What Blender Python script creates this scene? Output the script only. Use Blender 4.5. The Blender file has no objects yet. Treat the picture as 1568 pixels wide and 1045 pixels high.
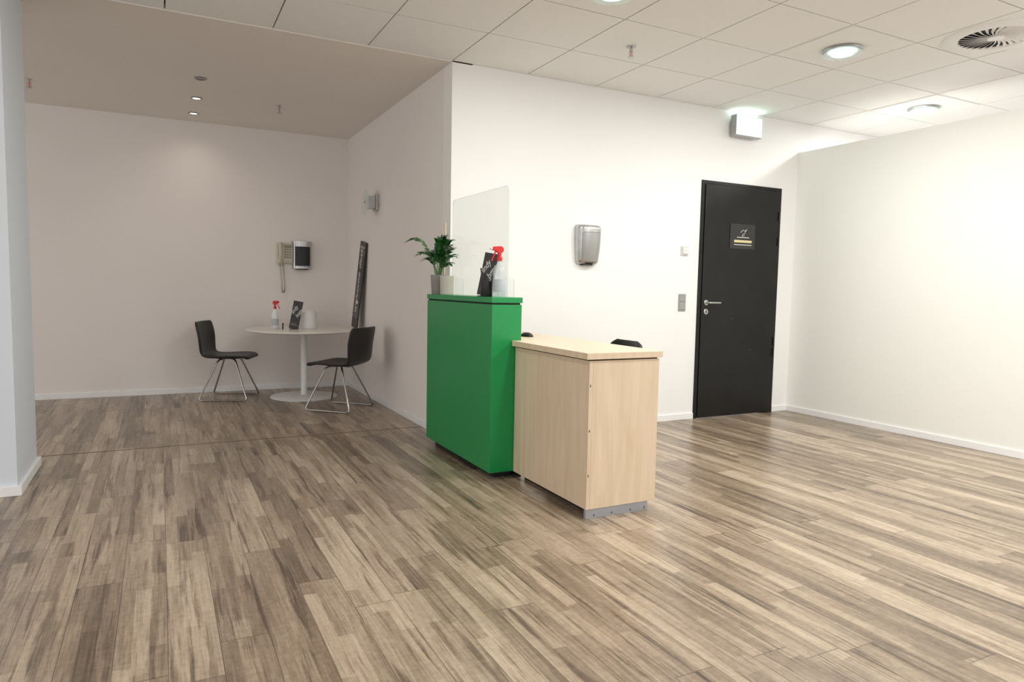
import bpy, bmesh, math, random
from mathutils import Matrix, Vector, Euler
random.seed(4)
S = bpy.context.scene
COL = S.collection

# ------------------------------------------------------------ materials
def new_mat(name):
    m = bpy.data.materials.new(name); m.use_nodes = True
    nt = m.node_tree; b = nt.nodes['Principled BSDF']
    return m, nt, b

def simple(name, col, rough=0.5, metal=0.0, var=0.04, scale=12.0, bump=0.0, bscale=200.0, emis=None, estr=0.0, spec=0.5):
    m, nt, b = new_mat(name)
    N, L = nt.nodes, nt.links
    tc = N.new('ShaderNodeTexCoord')
    n = N.new('ShaderNodeTexNoise'); n.inputs['Scale'].default_value = scale; n.inputs['Detail'].default_value = 3
    L.new(tc.outputs['Object'], n.inputs['Vector'])
    r = N.new('ShaderNodeValToRGB')
    r.color_ramp.elements[0].position = 0.3; r.color_ramp.elements[1].position = 0.7
    r.color_ramp.elements[0].color = tuple(c*(1-var) for c in col)+(1,)
    r.color_ramp.elements[1].color = tuple(min(1, c*(1+var)) for c in col)+(1,)
    L.new(n.outputs['Fac'], r.inputs['Fac']); L.new(r.outputs['Color'], b.inputs['Base Color'])
    b.inputs['Roughness'].default_value = rough; b.inputs['Metallic'].default_value = metal
    b.inputs['Specular IOR Level'].default_value = spec
    if bump > 0:
        n2 = N.new('ShaderNodeTexNoise'); n2.inputs['Scale'].default_value = bscale
        L.new(tc.outputs['Object'], n2.inputs['Vector'])
        bp = N.new('ShaderNodeBump'); bp.inputs['Strength'].default_value = bump; bp.inputs['Distance'].default_value = 0.002
        L.new(n2.outputs['Fac'], bp.inputs['Height']); L.new(bp.outputs['Normal'], b.inputs['Normal'])
    if emis:
        b.inputs['Emission Color'].default_value = tuple(emis)+(1,)
        b.inputs['Emission Strength'].default_value = estr
    return m

def clear(name, tint=(1,1,1), refl=.04, alpha=0.04, dcol=(.9,.92,.92)):
    m = bpy.data.materials.new(name); m.use_nodes = True
    nt = m.node_tree; N, L = nt.nodes, nt.links
    for n in list(N): N.remove(n)
    o = N.new('ShaderNodeOutputMaterial'); t = N.new('ShaderNodeBsdfTransparent'); t.inputs[0].default_value = tuple(tint)+(1,)
    g = N.new('ShaderNodeBsdfGlossy'); g.inputs['Roughness'].default_value = 0.05
    d = N.new('ShaderNodeBsdfDiffuse'); d.inputs[0].default_value = tuple(dcol)+(1,)
    mx = N.new('ShaderNodeMixShader'); m2 = N.new('ShaderNodeMixShader'); m2.inputs[0].default_value = alpha
    mx.inputs[0].default_value = refl
    L.new(t.outputs[0], mx.inputs[1]); L.new(g.outputs[0], mx.inputs[2])
    L.new(mx.outputs[0], m2.inputs[1]); L.new(d.outputs[0], m2.inputs[2]); L.new(m2.outputs[0], o.inputs[0])
    return m

def floor_material():
    m, nt, b = new_mat('vinyl_plank_floor'); N, L = nt.nodes, nt.links
    def M(op, a, c=None, d=None):
        n = N.new('ShaderNodeMath'); n.operation = op
        for i, v in enumerate((a, c, d)):
            if v is None: continue
            if isinstance(v, (int, float)): n.inputs[i].default_value = v
            else: L.new(v, n.inputs[i])
        return n.outputs[0]
    def comb(x, y, z=0.0):
        n = N.new('ShaderNodeCombineXYZ')
        for i, v in enumerate((x, y, z)):
            if isinstance(v, (int, float)): n.inputs[i].default_value = v
            else: L.new(v, n.inputs[i])
        return n.outputs[0]
    def wn(vec=None, w=None):
        n = N.new('ShaderNodeTexWhiteNoise')
        if vec is None: n.noise_dimensions = '1D'; L.new(w, n.inputs['W'])
        else: n.noise_dimensions = '3D'; L.new(vec, n.inputs['Vector'])
        return n.outputs['Value']
    def noise(vec, scale, detail=4, rough=.55):
        n = N.new('ShaderNodeTexNoise'); n.inputs['Scale'].default_value = scale
        n.inputs['Detail'].default_value = detail; n.inputs['Roughness'].default_value = rough
        L.new(vec, n.inputs['Vector']); return n.outputs['Fac']
    def sstep(v, lo, hi):
        n = N.new('ShaderNodeMapRange'); n.interpolation_type = 'SMOOTHSTEP'
        L.new(v, n.inputs[0]); n.inputs[1].default_value = lo; n.inputs[2].default_value = hi
        return n.outputs[0]
    tc = N.new('ShaderNodeTexCoord'); sp = N.new('ShaderNodeSeparateXYZ'); L.new(tc.outputs['Object'], sp.inputs[0])
    x, y = sp.outputs[0], sp.outputs[1]
    px = M('DIVIDE', x, 0.152); r = M('FLOOR', px); fx = M('FRACT', px)
    py = M('ADD', M('DIVIDE', y, 1.22), M('MULTIPLY', wn(w=r), 7.3)); c = M('FLOOR', py); fy = M('FRACT', py)
    rnd = wn(vec=comb(r, c, 3.0))
    off = M('MULTIPLY', rnd, 40.0)
    wob = noise(comb(M('MULTIPLY', x, 5.0), M('MULTIPLY', y, 1.2), off), 1.5, 4)
    xw = M('ADD', x, M('MULTIPLY', M('SUBTRACT', wob, .5), .022))
    # sub strips printed inside each board
    sx = M('DIVIDE', x, .0507); r2 = M('FLOOR', sx)
    sy = M('ADD', M('ADD', M('DIVIDE', y, 0.62), M('MULTIPLY', wn(w=M('ADD', r2, 31.7)), 11.0)), M('MULTIPLY', wob, .12))
    rnd2 = wn(vec=comb(r2, M('FLOOR', sy), 7.0))
    g3 = noise(comb(M('MULTIPLY', xw, 12.0), M('MULTIPLY', y, 1.4), off), 1.0, 5, .6)
    g1 = noise(comb(M('MULTIPLY', xw, 32.0), M('MULTIPLY', y, 1.3), M('ADD', off, 5.0)), 1.0, 7, .64)
    g2 = noise(comb(M('MULTIPLY', xw, 130.0), M('MULTIPLY', y, 5.0), M('ADD', off, 9.0)), 1.0, 4, .65)
    g4 = noise(comb(M('MULTIPLY', x, 40.0), M('MULTIPLY', y, 45.0), off), 1.0, 3, .6)
    streak = sstep(g1, .50, .64)
    mask = sstep(g3, .40, .58)
    v = M('ADD', M('MULTIPLY', rnd, .17), M('MULTIPLY', rnd2, .17))
    v = M('ADD', v, M('MULTIPLY', g3, .32))
    v = M('ADD', v, M('MULTIPLY', g2, .34)); v = M('ADD', v, M('MULTIPLY', g4, .20))
    v = M('ADD', v, -.035)
    v = M('SUBTRACT', v, M('MULTIPLY', M('MULTIPLY', streak, M('ADD', mask, .45)), .17))
    ramp = N.new('ShaderNodeValToRGB'); e = ramp.color_ramp.elements
    e[0].position = .20; e[0].color = (.060,.043,.030,1)
    e[1].position = .74; e[1].color = (.53,.425,.315,1)
    k = e.new(.36); k.color = (.138,.099,.068,1)
    k = e.new(.52); k.color = (.278,.207,.146,1)
    L.new(v, ramp.inputs['Fac'])
    ex = M('LESS_THAN', fx, .022); ey = M('LESS_THAN', fy, .0035); edge = M('MAXIMUM', ex, ey)
    mx = N.new('ShaderNodeMix'); mx.data_type = 'RGBA'
    L.new(M('MULTIPLY', edge, .6), mx.inputs[0]); L.new(ramp.outputs[0], mx.inputs[6]); mx.inputs[7].default_value = (.05,.036,.025,1)
    L.new(mx.outputs[2], b.inputs['Base Color'])
    rr = M('ADD', M('MULTIPLY', g1, .18), .20); L.new(rr, b.inputs['Roughness'])
    b.inputs['Specular IOR Level'].default_value = .5
    bp = N.new('ShaderNodeBump'); bp.inputs['Strength'].default_value = .22; bp.inputs['Distance'].default_value = .002
    L.new(M('SUBTRACT', g2, M('MULTIPLY', edge, 1.5)), bp.inputs['Height']); L.new(bp.outputs[0], b.inputs['Normal'])
    return m

def wood_material():
    m, nt, b = new_mat('maple_laminate'); N, L = nt.nodes, nt.links
    tc = N.new('ShaderNodeTexCoord'); mp = N.new('ShaderNodeMapping'); mp.inputs['Scale'].default_value = (16, 16, 1.6)
    L.new(tc.outputs['Object'], mp.inputs[0])
    n = N.new('ShaderNodeTexNoise'); n.inputs['Scale'].default_value = 1.6; n.inputs['Detail'].default_value = 6; n.inputs['Distortion'].default_value = .6
    L.new(mp.outputs[0], n.inputs['Vector'])
    r = N.new('ShaderNodeValToRGB'); e = r.color_ramp.elements
    e[0].position = .25; e[0].color = (.66,.515,.36,1); e[1].position = .75; e[1].color = (.76,.625,.465,1)
    L.new(n.outputs['Fac'], r.inputs[0]); L.new(r.outputs[0], b.inputs['Base Color']); b.inputs['Roughness'].default_value = .38
    return m

M_floor = floor_material(); M_wood = wood_material()
M_wall = simple('wall_paint_white', (.88,.875,.865), .75, var=.01, scale=1.5, bump=.12, bscale=260)
M_wallR = simple('wall_paint_partition', (.87,.875,.83), .7, var=.01, scale=1.2, bump=.12, bscale=260)
M_wallA = simple('wall_paint_warm_light_tint', (.85,.805,.77), .8, var=.012, scale=1.0, bump=.12, bscale=260)  # same white paint, with the alcove's warmer light tinted into the colour
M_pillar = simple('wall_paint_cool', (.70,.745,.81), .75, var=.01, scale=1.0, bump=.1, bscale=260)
M_ceilA = simple('plaster_ceiling', (.82,.765,.715), .9, var=.01, scale=1.0)
M_tile = simple('ceiling_tile_mineral', (.87,.865,.855), .9, var=.015, scale=60, bump=.25, bscale=500)
M_gap = simple('ceiling_grid_shadow_gap', (.22,.21,.20), .9)
M_trim = simple('skirting_white', (.88,.88,.88), .4, var=.01)
M_green = simple('green_laminate', (.004,.265,.068), .32, var=.02)
M_dark = simple('dark_groove', (.012,.012,.012), .7)
M_seam = simple('floor_expansion_joint', (.085,.062,.045), .6)
M_black = simple('black_plastic', (.012,.012,.013), .4)
M_leather = simple('black_leather', (.010,.009,.009), .42, bump=.3, bscale=300)
M_door = simple('door_black_paint', (.0075,.0072,.007), .38, var=.3, scale=6, spec=.35)
M_chrome = simple('chrome', (.46,.45,.44), .16, 1.0, var=.02)
M_steel = simple('brushed_steel', (.52,.52,.52), .34, 1.0, var=.06, scale=30)
M_greypl = simple('grey_plastic', (.36,.36,.37), .4)
M_silver = simple('silver_paint', (.40,.40,.40), .32, .7, var=.03)
M_plinth = simple('aluminium_plinth', (.36,.37,.40), .4, .3)
M_white = simple('white_plastic', (.80,.80,.79), .35, var=.01)
M_beige = simple('beige_plastic', (.60,.56,.45), .45, var=.02)
M_beiged = simple('dark_beige_plastic', (.30,.27,.20), .45, var=.02)
M_red = simple('red_plastic', (.62,.015,.015), .35)
M_potg = simple('grey_ceramic', (.27,.25,.24), .6, var=.08)
M_potw = simple('sand_ceramic', (.50,.46,.40), .45, var=.05)
M_soil = simple('potting_soil', (.04,.028,.02), .95, var=.4, scale=80)
M_leaf = simple('zz_leaf', (.018,.105,.018), .3, var=.45, scale=18)
M_stem = simple('zz_stem', (.09,.22,.06), .45, var=.2)
M_stake = simple('wooden_stake', (.66,.55,.38), .6)
M_table = simple('table_top_white', (.80,.76,.68), .3, var=.01)
M_txt = simple('print_white', (.75,.73,.70), .6)
M_txtd = simple('print_grey', (.35,.34,.33), .6)
M_yel = simple('print_yellow', (.72,.64,.34), .6)
M_sign = simple('sign_dark', (.028,.027,.027), .45)
M_bottle = simple('bottle_translucent', (.78,.81,.82), .25, var=.02)
M_label = simple('bottle_label', (.46,.50,.54), .5)
M_liquid = clear('clear_bottle', (.86,.91,.93), .08, .28)
M_acryl = clear('acrylic_clear', (.955,.965,.96), .05, .05)
M_acredge = clear('acrylic_edge', (.55,.62,.60), .2, .5)
M_glass = clear('frosted_glass', (.85,.9,.88), .12, .45)
M_lampglow = simple('lamp_glow', (.9,1,.97), .5, emis=(.86,1,.94), estr=6)
M_lampglow2 = simple('spot_glow_warm', (1,.95,.85), .5, emis=(1,.88,.7), estr=5)
M_exit = simple('emergency_light_face', (.45,.55,.5), .4, emis=(.66,1,.84), estr=.85)

# ------------------------------------------------------------ helpers
def empty(name, loc=(0,0,0), rz=0.0):
    o = bpy.data.objects.new(name, None); o.location = loc; o.rotation_euler = (0,0,rz)
    o.empty_display_size = .1; COL.objects.link(o); return o

def link(o, parent):
    COL.objects.link(o)
    if parent is not None: o.parent = parent
    return o

def from_bm(name, bm, mats, parent=None, smooth=False, loc=(0,0,0), rot=(0,0,0)):
    me = bpy.data.meshes.new(name); bm.normal_update(); bm.to_mesh(me); bm.free()
    for m in (mats if isinstance(mats, (list, tuple)) else [mats]): me.materials.append(m)
    if smooth:
        for p in me.polygons: p.use_smooth = True
    o = bpy.data.objects.new(name, me); o.location = loc; o.rotation_euler = rot
    return link(o, parent)

def bm_box(bm, lo, hi, mi=0, bevel=0.0):
    c = [(a+b)/2 for a, b in zip(lo, hi)]; s = [b-a for a, b in zip(lo, hi)]
    r = bmesh.ops.create_cube(bm, size=1.0)
    bmesh.ops.scale(bm, vec=s, verts=r['verts']); bmesh.ops.translate(bm, vec=c, verts=r['verts'])
    fs = set(f for v in r['verts'] for f in v.link_faces)
    for f in fs: f.material_index = mi
    if bevel > 0:
        es = list(set(e for v in r['verts'] for e in v.link_edges))
        q = bmesh.ops.bevel(bm, geom=es, offset=bevel, segments=3, profile=.5, affect='EDGES')
        for f in q['faces']: f.material_index = mi

def box(name, lo, hi, mat, parent=None, bevel=0.0, loc=(0,0,0), rot=(0,0,0)):
    bm = bmesh.new(); bm_box(bm, lo, hi, 0, bevel)
    return from_bm(name, bm, mat, parent, False, loc, rot)

def lathe(name, prof, mat, parent=None, seg=40, loc=(0,0,0), rot=(0,0,0), scale=(1,1,1)):
    bm = bmesh.new(); rings = []
    for r, z in prof:
        if r < 1e-5: rings.append([bm.verts.new((0,0,z))])
        else: rings.append([bm.verts.new((r*math.cos(2*math.pi*i/seg), r*math.sin(2*math.pi*i/seg), z)) for i in range(seg)])
    for a, b in zip(rings, rings[1:]):
        for i in range(seg):
            j = (i+1) % seg
            if len(a) == 1 and len(b) == 1: continue
            if len(a) == 1: bm.faces.new((a[0], b[i], b[j]))
            elif len(b) == 1: bm.faces.new((a[i], a[j], b[0]))
            else: bm.faces.new((a[i], a[j], b[j], b[i]))
    bmesh.ops.recalc_face_normals(bm, faces=bm.faces)
    o = from_bm(name, bm, mat, parent, False, loc, rot); o.scale = scale
    for p in o.data.polygons: p.use_smooth = True
    md = o.modifiers.new('es', 'EDGE_SPLIT'); md.split_angle = math.radians(40)
    return o

def fillet(pts, r, n=6):
    P = [Vector(p) for p in pts]; out = [P[0]]
    for a, b, c in zip(P, P[1:], P[2:]):
        d1 = (a-b); d2 = (c-b); t = min(r, d1.length*.45, d2.length*.45)
        s = b+d1.normalized()*t; e = b+d2.normalized()*t
        for i in range(n+1):
            u = i/n; out.append(s*(1-u)**2 + b*2*u*(1-u) + e*u*u)
    out.append(P[-1]); return out

def tube(name, pts, r, mat, parent=None, cyclic=False, res=4, loc=(0,0,0)):
    cu = bpy.data.curves.new(name, 'CURVE'); cu.dimensions = '3D'; cu.bevel_depth = r; cu.bevel_resolution = res; cu.use_fill_caps = True
    s = cu.splines.new('POLY'); s.points.add(len(pts)-1)
    for p, q in zip(s.points, pts): p.co = (q[0], q[1], q[2], 1)
    s.use_cyclic_u = cyclic; s.use_smooth = True
    cu.materials.append(mat)
    o = bpy.data.objects.new(name, cu); o.location = loc
    return link(o, parent)

def text(name, body, size, mat, parent, loc, rot, shear=0.0, sx=1.0):
    cu = bpy.data.curves.new(name, 'FONT'); cu.body = body; cu.size = size; cu.shear = shear
    cu.align_x = 'CENTER'; cu.align_y = 'CENTER'; cu.extrude = .0004
    cu.materials.append(mat); o = bpy.data.objects.new(name, cu); o.location = loc; o.rotation_euler = rot; o.scale = (sx,1,1)
    return link(o, parent)

# ------------------------------------------------------------ room shell
H = 2.815
YW = 4.81   # door wall
XS = 1.93   # alcove side wall
YB = 7.92   # alcove back wall
XP = 5.55   # partition
fl = box('floor', (-4.6,-3.2,-.08), (9.2,8.1,0), M_floor)
box('trim_1', (-4.6,5.373,0.0), (1.915,5.383,.0012), M_seam)

bm = bmesh.new()
DX0, DX1, DH = 4.34, 5.34, 2.17
bm_box(bm, (XS,YW,0), (DX0,YW+.16,H)); bm_box(bm, (DX1,YW,0), (9.2,YW+.16,H)); bm_box(bm, (DX0,YW,DH), (DX1,YW+.16,H))
from_bm('wall_door_side', bm, M_wall)
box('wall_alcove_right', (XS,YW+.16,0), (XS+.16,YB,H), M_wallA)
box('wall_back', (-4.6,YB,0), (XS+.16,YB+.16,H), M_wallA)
box('wall_right', (XP,-3.2,0), (XP+.12,YW,2.53), M_wallR)
PX = -.705
box('wall_left', (-1.5,4.45,0), (PX,5.11,H), M_pillar)

BH = .056
bm = bmesh.new()
bm_box(bm, (XS,YW-.013,0), (DX0-.002,YW,BH), 0, .003); bm_box(bm, (DX1+.002,YW-.013,0), (XP,YW,BH), 0, .003)
from_bm('baseboard_door_side', bm, M_trim)
box('baseboard_alcove_right', (XS-.013,YW,0), (XS,YB-.013,BH), M_trim, bevel=.003)
box('baseboard_back', (-4.6,YB-.013,0), (XS-.013,YB,BH), M_trim, bevel=.003)
box('baseboard_right', (XP-.013,-3.2,0), (XP,YW-.013,BH), M_trim, bevel=.003)
bm = bmesh.new()
bm_box(bm, (-1.5,4.430,0), (PX+.02,4.45,BH), 0, .003); bm_box(bm, (PX,4.45,0), (PX+.02,5.13,BH), 0, .003); bm_box(bm, (-1.5,5.11,0), (PX,5.13,BH), 0, .003)
from_bm('baseboard_left', bm, M_trim)

# ceiling: plaster over alcove, tile grid over the main room
T = .625
LIGHTS = [(2.2425,3.2475),(4.1175,3.2475),(5.9925,3.8725)]
DIFF = (4.7425,2.6225)
bm = bmesh.new()
bm_box(bm, (-4.6,YW,H-.008), (XS+.16,8.1,H+.1), 0)
bm_box(bm, (-4.6,-3.2,H+.03), (9.2,YW,H+.1), 1)
bm_box(bm, (XS+.16,YW,H), (9.2,YW+.16,H+.1), 0)
for i in range(-10, 12):
    for j in range(0, 13):
        x0 = XS+i*T; y1 = YW-j*T
        if x0+T > 9.25 or x0 < -4.6: continue
        g = .0045
        bm_box(bm, (x0+g, y1-T+g, H), (x0+T-g, y1-g, H+.028), 2)
from_bm('ceiling', bm, [M_ceilA, M_gap, M_tile])

# ------------------------------------------------------------ camera
right = Vector((.8908,-.4543,.0191)).normalized()
back = Vector((-.4540,-.8875,.0773)); back = (back - right*back.dot(right)).normalized()
up = back.cross(right)
cam = bpy.data.cameras.new('camera'); cam.sensor_width = 36; cam.lens = 24.18; cam.clip_start = .05
co = bpy.data.objects.new('camera', cam); COL.objects.link(co)
mt = Matrix((right, up, back)).transposed().to_4x4(); mt.translation = (0,0,1.17)
co.matrix_world = mt; S.camera = co

# ------------------------------------------------------------ reception counter (green high part)
def counter_green():
    e = empty('reception_counter', (0,0,0))
    x0,x1,y0,y1 = 1.742,1.949,3.674,4.785
    box('body', (x0+.004,y0+.004,.05), (x1-.004,y1,1.068), M_green, e, .002)
    box('groove', (x0+.012,y0+.012,1.066), (x1-.012,y1-.005,1.080), M_dark, e)
    box('top_slab', (x0,y0,1.078), (x1,y1,1.112), M_green, e, .003)
    box('plinth', (x0+.07,y0+.08,0), (x1-.02,y1-.02,.052), M_dark, e)
    tube('cable', fillet([(x0+.05,4.25,.045),(x0+.03,4.2,.012),(x0+.02,4.05,.006),(x0+.05,3.95,.03)], .05), .004, M_black, e)
counter_green()

def desk():
    e = empty('reception_desk', (0,0,0))
    x0,x1,y0,y1 = 1.904,2.342,2.862,3.672
    z0,zt = .05,.812
    box('side_panel', (x0,y0,z0), (x0+.022,y1,zt), M_wood, e, .0015)
    box('end_panel', (x0+.022,y0,z0), (x1,y0+.022,zt), M_wood, e, .0015)
    box('pedestal', (x0+.022,y0+.03,z0), (x1-.02,y0+.5,zt-.03), M_wood, e, .0015)
    box('modesty_panel', (1.955,y1+.002,z0), (1.975,4.70,zt), M_wood, e, .0015)
    box('far_panel', (1.975,4.68,z0), (x1,4.70,zt), M_wood, e, .0015)
    box('corner_edge', (x0-.001,y0-.001,z0), (x0+.003,y0+.003,zt), M_wood, e)
    box('groove', (x0+.008,y0+.008,zt), (x1-.01,y1-.004,zt+.010), M_dark, e)
    bm = bmesh.new()
    bm_box(bm, (1.879,2.846,.820), (2.352,3.672,.853), 0, .002)
    bm_box(bm, (1.953,3.668,.820), (2.352,4.71,.853), 0, .002)
    from_bm('desk_top', bm, M_wood, e)
    box('plinth', (x0+.002,y0+.004,0), (2.297,y0+.022,.05), M_plinth, e, .001)
    box('plinth_core', (x0+.07,y0+.022,0), (2.290,y0+.5,.05), M_dark, e)
    box('plinth_side', (x0+.07,y0+.5,0), (x0+.09,y1-.02,.05), M_dark, e, .001)
    box('plinth_back', (1.956,3.70,0), (1.974,4.68,.05), M_dark, e)
    box('plinth_far', (1.976,4.681,0), (x1-.02,4.699,.05), M_plinth, e)
    for i in range(3):
        box('hinge_dot_%d'%i, (x0+.006,y0-.0014,.22+.23*i), (x0+.010,y0,.232+.23*i), M_dark, e)
    for dx in (.02,.13,.25,.34):
        box('plinth_clip', (x0+dx+.03,y0+.002,.012), (x0+dx+.034,y0+.005,.02), M_dark, e)
desk()

def rrect(w, h, r, corners=(1,1,1,1), n=8):
    pts = []
    C = [((r,r),180),((w-r,r),270),((w-r,h-r),0),((r,h-r),90)]; K = [(0,0),(w,0),(w,h),(0,h)]
    for i in range(4):
        if corners[i]:
            (cx,cy),a = C[i]
            for k in range(n+1):
                t = math.radians(a+90*k/n); pts.append((cx+r*math.cos(t), cy+r*math.sin(t)))
        else: pts.append(K[i])
    return pts

def plate(name, outline, thick, mats, parent, fn, loc=(0,0,0), rot=(0,0,0)):
    bm = bmesh.new()
    a = [bm.verts.new(fn(u,v,0)) for u,v in outline]; b = [bm.verts.new(fn(u,v,thick)) for u,v in outline]
    bm.faces.new(a); bm.faces.new(b[::-1]); n = len(a)
    for i in range(n):
        f = bm.faces.new((a[i], b[i], b[(i+1)%n], a[(i+1)%n])); f.material_index = 1 if isinstance(mats,(list,tuple)) and len(mats) > 1 else 0
    bmesh.ops.recalc_face_normals(bm, faces=bm.faces)
    return from_bm(name, bm, mats, parent, False, loc, rot)

def screen():
    e = empty('acrylic_sneeze_guard', (1.882,3.75,1.1125))
    plate('panel', rrect(.90,.675,.035,(0,0,1,1)), .006, [M_acryl, M_acredge], e, lambda u,v,t:(t,u,v))
    for k, yy in enumerate((.04,.84)):
        plate('foot_%d'%k, [(.006,0),(.066,0),(.066,.10),(.053,.115),(.006,.12)], .004, [M_acryl, M_acredge], e, lambda u,v,t,yy=yy:(u,yy+t,v))
screen()

# ------------------------------------------------------------ spray bottle
def spray(loc, rz, s=1.0, body=None):
    e = empty('spray_bottle', loc, rz); e.scale = (s,s,s)
    body = body or M_bottle
    lathe('bottle', [(0,0),(.032,0),(.036,.006),(.036,.12),(.034,.145),(.022,.18),(.013,.2),(.012,.215),(0,.215)], body, e)
    lathe('label', [(.0365,.03),(.0368,.032),(.0368,.10),(.0365,.102)], M_label, e)
    lathe('collar', [(0,.205),(.0155,.205),(.0155,.226),(.012,.23),(0,.23)], M_red, e, 24)
    tube('dip_tube', [(0,0,.205),(.008,0,.01)], .0025, M_white, e)
    bm = bmesh.new()
    pr = [(-.024,.262),(-.022,.280),(-.010,.290),(.032,.287),(.046,.283),(.046,.267),(.028,.262),(.010,.250),(.008,.228),(-.008,.228),(-.010,.25)]
    a = [bm.verts.new((x,-.0085,z)) for x,z in pr]; b = [bm.verts.new((x,.0085,z)) for x,z in pr]
    bm.faces.new(a[::-1]); bm.faces.new(b)
    for i in range(len(pr)): bm.faces.new((a[i],a[(i+1)%len(pr)],b[(i+1)%len(pr)],b[i]))
    bmesh.ops.recalc_face_normals(bm, faces=bm.faces)
    h = from_bm('trigger_head', bm, M_red, e); md = h.modifiers.new('b','BEVEL'); md.width = .003; md.segments = 2
    tube('trigger', fillet([(.024,0,.266),(.030,0,.245),(.042,0,.222),(.048,0,.205)], .02), .0042, M_red, e)
    lathe('nozzle', [(0,0),(.008,0),(.008,.012),(0,.012)], M_white, e, 16, loc=(.046,0,.275), rot=(0,math.pi/2,0))
    return e
spray((1.832,3.765,1.112), math.radians(175), 1.06, M_liquid)
spray((1.05,7.42,.706), math.radians(-20), .98)

# ------------------------------------------------------------ menu / flyer stands
def flyer(loc, rz, w, h, tilt, name='flyer_stand', sup=.05):
    e = empty(name, loc, rz)
    c = empty('card_pivot'); c.parent = e; c.rotation_euler = (-math.radians(6), math.radians(tilt), 0)
    box('card', (-w/2,0,.006), (w/2,.004,h), M_sign, c, .001)
    text('lettering', 'lindy\nhops', h*.20, M_txt, c, (0,-.001,h*.62), (math.pi/2,-math.radians(62),0), .4, .8)
    box('line_1', (-w*.35,-.001,h*.14), (w*.35,0,h*.155), M_txtd, c)
    box('line_2', (-w*.35,-.001,h*.20), (w*.2,0,h*.21), M_txtd, c)
    box('support', (-w/2+.01,-.008,0), (w/2-.01,sup,.006), M_black, e, .001)
flyer((1.800,3.925,1.112), math.radians(-56), .10, .275, 9, sup=.02)
flyer((1.20,7.235,.706), math.radians(-32), .10, .29, 9)

def pens(loc):
    e = empty('pen_holder', loc)
    lathe('cup', [(0,0),(.035,0),(.037,.003),(.037,.095),(.034,.095),(.034,.004),(0,.004)], M_black, e, 32)
    mats = [M_black, M_sign, M_black, M_black, M_greypl]
    for i in range(5):
        a = i*1.3
        p0 = (math.cos(a)*.012, math.sin(a)*.012, .006); p1 = (math.cos(a)*.036, math.sin(a)*.036, .15+.012*(i%3))
        tube('pen_%d'%i, [p0, p1], .0045, mats[i], e)
pens((1.783,3.840,1.112))

# ------------------------------------------------------------ potted plant
def zz_plant():
    e = empty('potted_zz_plant', (1.803,4.70,1.112))
    lathe('pot', [(0,0),(.050,0),(.053,.004),(.062,.135),(.062,.14),(.057,.14),(.056,.125),(0,.125)], M_potg, e, 48)
    lathe('soil', [(0,.128),(.056,.127)], M_soil, e, 32)
    bml = bmesh.new()
    rl = Vector((.8908,-.4543,0)); dp = Vector((.4540,.8875,0)); Z = Vector((0,0,1))
    stems = [(-.215,-.01,.255,.05),(-.13,-.03,.16,.03),(.01,-.05,.24,.0),(.08,-.10,.21,.02),(.115,-.18,.14,.03),(.0,.02,.21,0),(-.05,.0,.16,.01),(.03,-.02,.27,.0),(-.10,.02,.12,.02),(.085,-.16,.09,.02),(.02,-.08,.14,.01),(.085,-.14,.25,.0),(.05,-.08,.17,.0),(.10,-.17,.19,.0)]
    for si,(a,d,h,dr) in enumerate(stems):
        p0 = Vector((0,0,.125)) + rl*a*.12 + dp*d*.12
        p3 = Vector((0,0,.13)) + rl*a + dp*d + Z*h
        p1 = p0 + Z*h*.75 + rl*a*.1; p2 = p3 - rl*a*.35 - dp*d*.3 + Z*(dr)
        pts = []
        for k in range(15):
            u = k/14; pts.append(p0*(1-u)**3+p1*3*u*(1-u)**2+p2*3*u*u*(1-u)+p3*u**3)
        tube('stem_%d'%si, pts, .0035, M_stem, e, res=2)
        nl = 7
        for k in range(nl+1):
            u = .38+.62*k/nl; i = min(13, int(u*14)); c = pts[i].lerp(pts[i+1], u*14-i) if i < 14 else pts[14]
            tg = (pts[min(14,i+1)]-pts[i]).normalized()
            sd = tg.cross(Vector((0,-.3,1))).normalized()
            if sd.length < .1: sd = rl.copy()
            sides = (1,-1) if k < nl else (0,)
            for s in sides:
                ln = .062*(1-.35*abs(u-.65)/.35*.5)*random.uniform(.85,1.1); wd = ln*.5
                dr_ = (tg*.75+sd*s*.75+Vector((random.uniform(-.15,.15),random.uniform(-.15,.15),random.uniform(-.1,.2)))).normalized()
                nrm = dr_.cross(sd if s == 0 else tg).normalized()
                if nrm.z < 0: nrm = -nrm
                lat = nrm.cross(dr_).normalized()
                prof = [(0,.08),(.18,.62),(.4,1),(.65,.85),(.86,.42),(1,.02)]
                tipx = 1.803 + (c+dr_*ln).x
                if tipx > 1.872: ln *= max(.25, (1.872-1.803-c.x)/max(1e-4,(dr_*ln).x))
                L_, C_, R_ = [], [], []
                for t,w in prof:
                    b0 = c+dr_*ln*t - nrm*(.006*t*t)
                    L_.append(bml.verts.new(b0+lat*wd*.5*w+nrm*.003*w)); C_.append(bml.verts.new(b0)); R_.append(bml.verts.new(b0-lat*wd*.5*w+nrm*.003*w))
                for q in range(5):
                    bml.faces.new((L_[q],L_[q+1],C_[q+1],C_[q])); bml.faces.new((C_[q],C_[q+1],R_[q+1],R_[q]))
    for v in bml.verts: v.co.x = min(v.co.x, .074)
    from_bm('leaves', bml, M_leaf, e, True)
    tube('stake', [(.030,-.015,.12),(.036,-.02,.52)], .0085, M_stake, e)
    return e
zz_plant()
e = empty('ceramic_planter', (1.812,4.572,1.112))
lathe('pot', [(0,0),(.044,0),(.047,.003),(.047,.05),(.050,.132),(.046,.134),(.044,.115),(0,.113)], M_potw, e, 40)
lathe('soil', [(0,.117),(.0445,.116)], M_soil, e, 32)

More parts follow.
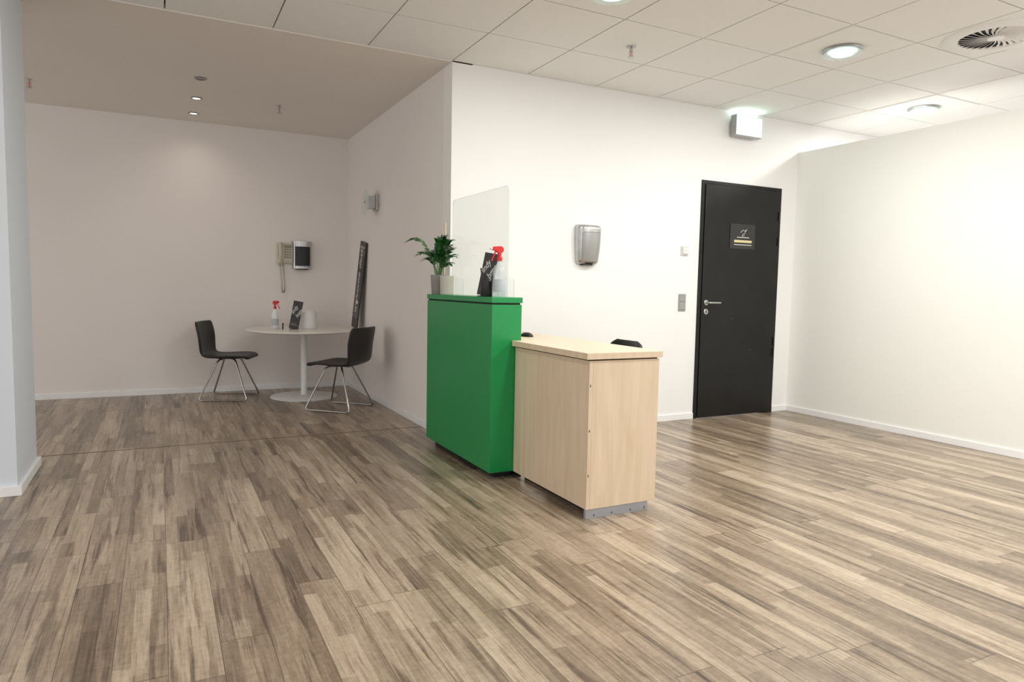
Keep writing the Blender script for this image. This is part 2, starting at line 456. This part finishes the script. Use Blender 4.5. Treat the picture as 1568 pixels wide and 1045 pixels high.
e = empty('computer_mouse', (2.13,3.95,.853), math.radians(20))
bm = bmesh.new(); bmesh.ops.create_uvsphere(bm, u_segments=24, v_segments=12, radius=1)
for v in bm.verts:
    v.co.z = max(v.co.z, -.1)
bmesh.ops.scale(bm, vec=(.030,.050,.026), verts=bm.verts); bmesh.ops.translate(bm, vec=(0,0,.0026), verts=bm.verts)
from_bm('shell', bm, M_black, e, True)
box('wheel', (-.003,.022,.020), (.003,.035,.027), M_greypl, e, .001)

# ------------------------------------------------------------ chairs
def smooth_path(P, n):
    out = []
    Q = [P[0]]+P+[P[-1]]
    for i in range(1, len(Q)-2):
        for k in range(n):
            t = k/n; a,b,c,d = Q[i-1],Q[i],Q[i+1],Q[i+2]
            out.append(tuple(.5*((2*b[j])+(-a[j]+c[j])*t+(2*a[j]-5*b[j]+4*c[j]-d[j])*t*t+(-a[j]+3*b[j]-3*c[j]+d[j])*t**3) for j in range(len(b))))
    out.append(tuple(P[-1])); return out

def shell_mesh(name, P, mat, parent, thick=.022, nv=14):
    rows = smooth_path(P, 5); bm = bmesh.new(); G = []
    for x,z,w,wx,wz in rows:
        r = []
        for k in range(nv+1):
            v = -1+2*k/nv
            r.append(bm.verts.new((x+wx*abs(v)**2.2, v*w, z+wz*abs(v)**2.2)))
        G.append(r)
    for a,b in zip(G, G[1:]):
        for k in range(nv): bm.faces.new((a[k],a[k+1],b[k+1],b[k]))
    bmesh.ops.recalc_face_normals(bm, faces=bm.faces)
    o = from_bm(name, bm, mat, parent, True)
    s = o.modifiers.new('s','SOLIDIFY'); s.thickness = thick; s.offset = 0
    b = o.modifiers.new('b','SUBSURF'); b.levels = 1; b.render_levels = 1
    return o

def chair(loc, ang):
    e = empty('sled_base_chair', loc, math.radians(ang))
    P = [(.235,.412,.175,0,.0),(.228,.424,.212,0,.0),(.19,.437,.236,0,.004),(.08,.434,.243,0,.012),(-.06,.424,.240,0,.016),(-.16,.428,.232,.005,.016),
         (-.212,.462,.224,.02,.008),(-.236,.53,.230,.035,0),(-.250,.62,.238,.045,0),(-.262,.70,.240,.042,0),(-.270,.755,.232,.036,0),(-.273,.778,.205,.030,0)]
    shell_mesh('shell', P, M_leather, e, .024)
    for s, n in ((1,'left'),(-1,'right')):
        pts = [(-.02,s*.02,.405),(-.07,s*.10,.398),(-.225,s*.235,.011),(.235,s*.235,.011),(.09,s*.10,.402),(.02,s*.02,.405)]
        tube('leg_frame_'+n, fillet(pts, .035, 6), .0085, M_chrome, e)
    tube('cross_tube', [(-.10,0,.405),(.12,0,.410)], .011, M_chrome, e)
    box('seat_mount', (-.10,-.06,.404), (.10,.06,.418), M_black, e, .004)
chair((.605,7.448,0), -20.7)
chair((1.500,6.467,0), 137.5)

def office_chair(loc, ang):
    e = empty('office_chair', loc, math.radians(ang))
    for i in range(5):
        a = 2*math.pi*i/5
        tube('base_arm_%d'%i, [(0,0,.085),(.24*math.cos(a),.24*math.sin(a),.062)], .014, M_black, e)
        lathe('caster_%d'%i, [(0,-.012),(.024,-.012),(.026,0),(.024,.012),(0,.012)], M_black, e, 20, loc=(.23*math.cos(a),.23*math.sin(a),.026), rot=(math.pi/2,0,a+1.2))
    lathe('gas_column', [(.03,.06),(.03,.2),(.018,.2),(.018,.42),(0,.42)], M_chrome, e, 20)
    box('seat', (-.22,-.23,.42), (.22,.23,.48), M_leather, e, .025)
    tube('back_post', fillet([(-.1,0,.43),(-.26,0,.45),(-.27,0,.70)], .05), .014, M_black, e)
    P = [(-.235,.52,.14,.02,0),(-.245,.55,.19,.03,0),(-.255,.65,.21,.04,0),(-.262,.75,.20,.035,0),(-.266,.80,.165,.03,0),(-.268,.825,.12,.01,-.004)]
    shell_mesh('backrest', P, M_leather, e, .03)
office_chair((2.60,3.83,0), 180)

# ------------------------------------------------------------ table
def table():
    e = empty('round_pedestal_table', (1.312,7.28,0)); t = .705
    lathe('top', [(0,t-.022),(.545,t-.022),(.562,t-.016),(.565,t-.008),(.562,t),(0,t)], M_table, e, 96)
    lathe('column', [(.15,t-.024),(.148,t-.032),(.036,t-.036),(.033,t-.06),(.033,.05),(.036,.03),(.05,.022)], M_white, e, 40)
    lathe('base_disc', [(0,0),(.332,0),(.335,.006),(.325,.014),(.06,.026),(0,.028)], M_white, e, 80)
table()
def wipes():
    e = empty('paper_towel_canister', (1.365,7.33,.705))
    lathe('tub', [(0,0),(.082,0),(.086,.004),(.090,.15),(.092,.15),(.092,.165),(.088,.168),(.088,.172),(0,.172)], M_white, e, 48)
    lathe('roll', [(.02,.172),(.075,.172),(.075,.185),(.02,.185)], M_white, e, 40)
    lathe('lid', [(0,.178),(.07,.178),(.065,.19),(.02,.197),(0,.197)], M_white, e, 40)
wipes()
e = empty('marker_pen', (1.10,7.26,.706))
tube('barrel', [(0,0,.0),(.002,0,.045)], .007, M_black, e)
tube('cap', [(.002,0,.04),(.003,0,.062)], .008, M_sign, e)
e = empty('hand_sanitizer_sachet', (1.055,7.28,.706))
box('pouch', (-.02,-.015,0), (.02,.015,.012), M_label, e, .004)
box('seal', (-.026,-.014,.004), (.026,.014,.006), M_white, e, .001)

def banner():
    b = Vector((1.848,7.33,.707)); top = Vector((1.914,7.19,1.62))
    zd = (top-b); ln = zd.length; zd.normalize()
    yd = Vector((0,1,0)); yd = (yd-zd*yd.dot(zd)).normalized(); xd = yd.cross(zd)
    e = empty('leaning_sign_board'); m = Matrix((xd,yd,zd)).transposed().to_4x4(); m.translation = b; e.matrix_world = m
    w = .115
    box('board', (-.006,-w,0), (.006,w,ln), M_sign, e, .001)
    R = (Matrix.Rotation(-math.pi/2,3,'Z') @ Matrix.Rotation(math.pi/2,3,'X'))
    R2 = (Matrix.Rotation(-math.pi/2,3,'Z') @ Matrix.Rotation(math.pi/2,3,'X') @ Matrix.Rotation(math.pi/2,3,'Z'))
    text('headline', 'RECEPTION', .033, M_txt, e, (-.0068,0,ln-.06), R.to_euler(), 0, .95)
    text('title', 'welcome desk', .12, M_txt, e, (-.0068,.02,ln-.42), R2.to_euler(), .3)
    for i in range(6):
        box('text_line_%d'%i, (-.0068,-w*.7,.12+.022*i), (-.006,w*(.7-.15*(i%3)),.126+.022*i), M_txtd, e)
    box('yellow_mark', (-.007,-w*.5,.27), (-.006,w*.3,.30), M_yel, e)
    for i in range(3):
        box('text_top_%d'%i, (-.0068,-w*.7,ln-.10-.02*i), (-.006,w*(.6-.2*(i%2)),ln-.095-.02*i), M_txtd, e)
banner()

# ------------------------------------------------------------ wall dispensers
def dispenser(loc, w, h, d, name='hand_towel_dispenser', dark=False):
    e = empty(name, loc)
    def body(nm, wsc, dsc, z0, z1, mat, dy0=0.0):
        bm = bmesh.new(); G = []; nz = 24; na = 22
        for i in range(nz+1):
            t = i/nz; z = z0+(z1-z0)*t; tt = max(0,(z+h/2)/h)
            ww = w/2*wsc*(.88+.12*math.sin(min(1,tt*1.3)*math.pi/2)); dd = d*dsc*(.68+.32*math.sin(min(1,tt*1.3)*math.pi/2))
            if dark: ww = w/2*wsc; dd = d*dsc*(.9+.1*tt)
            if tt > .88 and not dark:
                q = (tt-.88)/.12; q = 1-math.sqrt(max(0,1-q*q)); ww *= 1-.10*q; dd *= 1-.30*q
            if tt < .08 and not dark:
                q = (.08-tt)/.08; q = 1-math.sqrt(max(0,1-q*q)); ww *= 1-.12*q; dd *= 1-.2*q
            G.append([bm.verts.new((ww*math.copysign(abs(math.cos(a))**.5, math.cos(a)), -dy0-(dd-dy0)*abs(math.sin(a))**(.75 if not dark else .4), z)) for a in [math.pi*k/na for k in range(na+1)]])
        for a,b in zip(G, G[1:]):
            for k in range(na): bm.faces.new((a[k],a[k+1],b[k+1],b[k]))
        bm.faces.new(G[0]); bm.faces.new(G[-1][::-1])
        bm.faces.new([r[0] for r in G]+[r[-1] for r in G[::-1]])
        bmesh.ops.recalc_face_normals(bm, faces=bm.faces)
        o = from_bm(nm, bm, mat, e, True); s = o.modifiers.new('es','EDGE_SPLIT'); s.split_angle = math.radians(45)
    body('housing', 1.0, .80, -h/2, h/2, M_steel)
    body('cover', .84, 1.0, -h/2+.03, h*.30, M_silver if not dark else M_black, .0)
    body('top_band', .86, .96, h*.31, h*.43, M_steel)
    body('outlet', .62, .8, -h/2-.012, -h/2+.01, M_black)
dispenser((3.13,YW,1.535), .235, .315, .105)
dispenser((1.405,YB,1.485), .205, .30, .11, dark=True)

def phone():
    e = empty('wall_telephone', (1.225,YB,1.50))
    box('base', (-.085,-.045,-.115), (.085,0,.115), M_beige, e, .012)
    box('faceplate', (-.025,-.052,-.10), (.078,-.044,.105), M_beige, e, .004)
    box('display', (-.012,-.0545,.055), (.068,-.051,.09), M_beiged, e, .002)
    for r in range(4):
        for c in range(3):
            box('key_%d_%d'%(r,c), (-.012+c*.028,-.057,.03-r*.028), (.008+c*.028,-.051,.047-r*.028), M_beiged, e, .002)
    P = [(-.055,-.066,-.10),(-.055,-.082,-.06),(-.055,-.088,0),(-.055,-.082,.06),(-.055,-.066,.10)]
    tube('handset_grip', smooth_path(P,5), .016, M_beige, e)
    lathe('earpiece', [(0,0),(.026,0),(.028,.012),(.018,.026),(0,.028)], M_beige, e, 24, loc=(-.055,-.046,.092), rot=(math.pi/2,0,0))
    lathe('mouthpiece', [(0,0),(.026,0),(.028,.012),(.018,.026),(0,.028)], M_beige, e, 24, loc=(-.055,-.046,-.092), rot=(math.pi/2,0,0))
    path = smooth_path([(-.055,-.05,-.118),(-.04,-.035,-.25),(-.032,-.03,-.40),(-.015,-.028,-.43),(-.004,-.03,-.38),(-.012,-.03,-.22),(-.02,-.025,-.115)], 36)
    pts = []
    for i,p in enumerate(path):
        a = i*1.05; pts.append((p[0]+.0065*math.cos(a), p[1]+.0065*math.sin(a), p[2]))
    tube('coiled_cord', pts, .0026, M_beiged, e, res=2)
phone()

def wall_lamp():
    e = empty('wall_sconce', (XS,6.757,1.98))
    box('mount', (-.03,-.065,-.075), (0,.065,.075), M_steel, e, .004)
    box('lamp_body', (-.105,-.05,-.06), (-.03,.05,.06), M_steel, e, .006)
    lathe('glass_disc', [(0,0),(.122,0),(.124,.003),(.122,.006),(0,.006)], M_glass, e, 48, loc=(-.125,0,0), rot=(0,math.pi/2,0))
    lathe('stud', [(0,0),(.012,0),(.012,.02),(0,.02)], M_chrome, e, 20, loc=(-.13,0,0), rot=(0,math.pi/2,0))
wall_lamp()

e = empty('light_switch', (4.163,YW,1.067))
box('frame', (-.041,-.009,-.077), (.041,0,.077), M_greypl, e, .003)
box('rocker_upper', (-.030,-.014,.006), (.030,-.008,.066), M_silver, e, .002)
box('rocker_lower', (-.030,-.014,-.066), (.030,-.008,-.006), M_silver, e, .002)
M_tstat = simple('thermostat_ivory', (.66,.65,.62), .45)
e = empty('thermostat', (4.170,YW,1.527))
box('plate', (-.041,-.012,-.041), (.041,.004,.041), M_tstat, e, .003)
box('cover', (-.028,-.024,-.028), (.028,-.012,.028), M_white, e, .004)
box('sensor', (-.004,-.0255,-.004), (.004,-.0235,.004), M_greypl, e)

# ------------------------------------------------------------ door
def door():
    e = empty('door_1', (0,0,0)); g = .002
    bm = bmesh.new()
    bm_box(bm, (DX0+g,YW-.012,0), (DX0+.035,YW+.10,DH-g), 0, .002)
    bm_box(bm, (DX1-.030,YW-.012,0), (DX1-g,YW+.10,DH-g), 0, .002)
    bm_box(bm, (DX0+.035,YW-.012,DH-.032), (DX1-.030,YW+.10,DH-g), 0, .002)
    from_bm('frame', bm, M_door, e)
    box('leaf', (DX0+.039,YW-.020,.006), (DX1-.034,YW+.025,DH-.036), M_door, e, .002)
    hx, hz = 4.430, 1.068
    for nm, z in (('rosette_handle',hz),('rosette_key',.985)):
        lathe(nm, [(0,0),(.026,0),(.026,.006),(.023,.009),(0,.009)], M_steel, e, 32, loc=(hx,YW-.020,z), rot=(math.pi/2,0,0))
    tube('lever', fillet([(hx,YW-.025,hz),(hx,YW-.070,hz),(hx+.13,YW-.070,hz)], .02), .0095, M_steel, e)
    box('key_slot', (hx-.004,YW-.031,.972), (hx+.004,YW-.029,.998), M_dark, e)
    for i, z in enumerate((.55,.66,1.62,1.86)):
        tube('hinge_%d'%i, [(DX1-.032,YW-.026,z),(DX1-.032,YW-.026,z+.08)], .007, M_black, e)
    for i,(dx,dz) in enumerate(((.42,.92),(.66,.62))):
        lathe('paint_chip_%d'%i, [(0,0),(.0025,0),(.0025,.0006),(0,.0006)], M_txtd, e, 8, loc=(DX0+dx,YW-.020,dz), rot=(math.pi/2,0,0))
    sx, sz = 4.842, 1.686
    box('sign_plate', (sx-.155,YW-.025,sz-.115), (sx+.155,YW-.0205,sz+.115), M_sign, e, .001)
    bird = [(-.03,.035),(.0,.06),(.035,.05),(.05,.07),(.03,.055),(.025,.03),(0,.02),(-.01,.0),(.02,.01)]
    tube('emblem', [(sx+a,YW-.026,sz+b) for a,b in bird], .0022, M_txt, e)
    box('sign_word', (sx-.07,YW-.0262,sz-.012), (sx+.08,YW-.025,sz-.006), M_txt, e)
    box('sign_label', (sx-.105,YW-.0262,sz-.056), (sx+.115,YW-.025,sz-.034), M_yel, e)
    box('sign_line', (sx-.105,YW-.0262,sz-.080), (sx+.115,YW-.025,sz-.074), M_txt, e)
door()

e = empty('emergency_exit_light', (4.80,YW,2.675))
box('wall_bracket', (-.12,-.03,-.06), (.12,0,.06), M_white, e, .004)
box('housing', (-.165,-.085,-.095), (.165,-.02,.095), M_silver, e, .008)
box('light_face', (-.155,-.092,-.085), (.155,-.084,.085), M_exit, e, .003)
l = bpy.data.lights.new('emergency_lamp', 'AREA'); l.shape = 'RECTANGLE'; l.size = .28; l.size_y = .05; l.energy = .5; l.color = (.7,1,.86)
o = bpy.data.objects.new('lamp_source', l); o.location = (0,-.06,.099); o.rotation_euler = (math.pi,0,0); link(o, e)

# ------------------------------------------------------------ ceiling fixtures
def downlight(x, y, on=True, en=16, vis_plate=True):
    e = empty('recessed_downlight', (x,y,H))
    if vis_plate: box('tile_plate', (-.30,-.30,-.004), (.30,.30,.0), M_tile, e, .001)
    lathe('trim_ring', [(.088,-.004),(.125,-.004),(.128,-.010),(.122,-.020),(.100,-.024),(.092,-.018),(.088,-.004)], M_silver, e, 48)
    lathe('glass_ring', [(.07,-.03),(.118,-.03),(.121,-.034),(.118,-.038),(.07,-.038),(.07,-.03)], M_glass, e, 48)
    lathe('lamp_lens', [(0,-.030),(.065,-.028),(.092,-.014)], M_lampglow, e, 40)
    l = bpy.data.lights.new('downlight_lamp', 'AREA'); l.shape = 'DISK'; l.size = .24; l.energy = en; l.color = (1,.995,.955)
    o = bpy.data.objects.new('lamp_source', l); o.location = (0,0,-.045); link(o, e)
for (x,y),en in zip(LIGHTS, (18,25,22)): downlight(x, y, en=en)
for (x,y,en) in [(.3675,3.2475,7),(.3675,1.3725,6),(2.2425,1.3725,15),(4.1175,1.3725,35),(2.2425,-.5025,14),(4.1175,-.5025,32),(7.8675,3.8725,20),(7.8675,1.3725,18)]:  # unseen downlights added along the tile grid as fill light, stronger to the right
    downlight(x, y, en=en, vis_plate=False)

def diffuser():
    e = empty('swirl_air_diffuser', (DIFF[0],DIFF[1],H))
    lathe('outer_ring', [(.20,-.002),(.21,-.012),(.28,-.014),(.292,-.008),(.294,0)], M_tile, e, 72)
    lathe('dark_plenum', [(0,-.0005),(.205,-.0005)], M_dark, e, 48)
    lathe('hub', [(0,-.014),(.045,-.014),(.05,-.008),(.05,-.001)], M_white, e, 32)
    bm = bmesh.new(); n = 30
    for i in range(n):
        a = 2*math.pi*i/n
        vs = []
        for r, w in ((.045,.006),(.12,.010),(.208,.017)):
            tw = .25*(r-.045)/.16
            for s, z in ((-1,-.003),(1,-.012)):
                vs.append(bm.verts.new((r*math.cos(a+tw)-s*w/1.6*math.sin(a+tw), r*math.sin(a+tw)+s*w/1.6*math.cos(a+tw), z)))
        bm.faces.new((vs[0],vs[1],vs[3],vs[2])); bm.faces.new((vs[2],vs[3],vs[5],vs[4]))
    o = from_bm('blades', bm, M_tile, e); s = o.modifiers.new('s','SOLIDIFY'); s.thickness = .0015
diffuser()

def sprinkler(x, y):
    e = empty('fire_sprinkler', (x,y,H))
    lathe('escutcheon', [(0,0),(.032,0),(.03,-.006),(.014,-.010),(0,-.010)], M_silver, e, 28)
    lathe('body', [(.009,-.008),(.009,-.03),(.013,-.03),(.013,-.038),(0,-.038)], M_steel, e, 20)
    tube('arm_1', fillet([(.011,0,-.036),(.018,0,-.05),(.004,0,-.072)], .01), .003, M_steel, e)
    tube('arm_2', fillet([(-.011,0,-.036),(-.018,0,-.05),(-.004,0,-.072)], .01), .003, M_steel, e)
    tube('bulb', [(0,0,-.038),(0,0,-.068)], .003, M_red, e)
    lathe('deflector', [(0,-.072),(.024,-.072),(.024,-.076),(0,-.076)], M_steel, e, 24)
sprinkler(2.87,3.92); sprinkler(1.01,6.78); sprinkler(-.93,7.0)

for i,(x,y) in enumerate([(.32,6.22),(.32,6.90),(.32,7.52)]):
    e = empty('ceiling_spotlight', (x,y,H-.008))
    lathe('ring', [(.030,0),(.046,-.001),(.048,-.006),(.040,-.010),(.032,-.006)], M_silver, e, 32)
    lathe('bulb', [(0,-.004),(.033,-.004)], M_lampglow2 if i else M_greypl, e, 24)
    if i:
        l = bpy.data.lights.new('spot_lamp', 'SPOT'); l.energy = 9 if i == 1 else 4; l.spot_size = 2.7; l.spot_blend = 1; l.color = (1,.88,.8); l.shadow_soft_size = .06
        o = bpy.data.objects.new('lamp_source', l); o.location = (0,0,-.03); link(o, e)

# ------------------------------------------------------------ world: soft daylight from the open office side
w = bpy.data.worlds.new('world'); S.world = w; w.use_nodes = True
bg = w.node_tree.nodes['Background']; bg.inputs[0].default_value = (1.0,.985,.975,1); bg.inputs[1].default_value = 1.18
S.view_settings.view_transform = 'Standard'
S.view_settings.look = 'None'
S.view_settings.exposure = 0.2
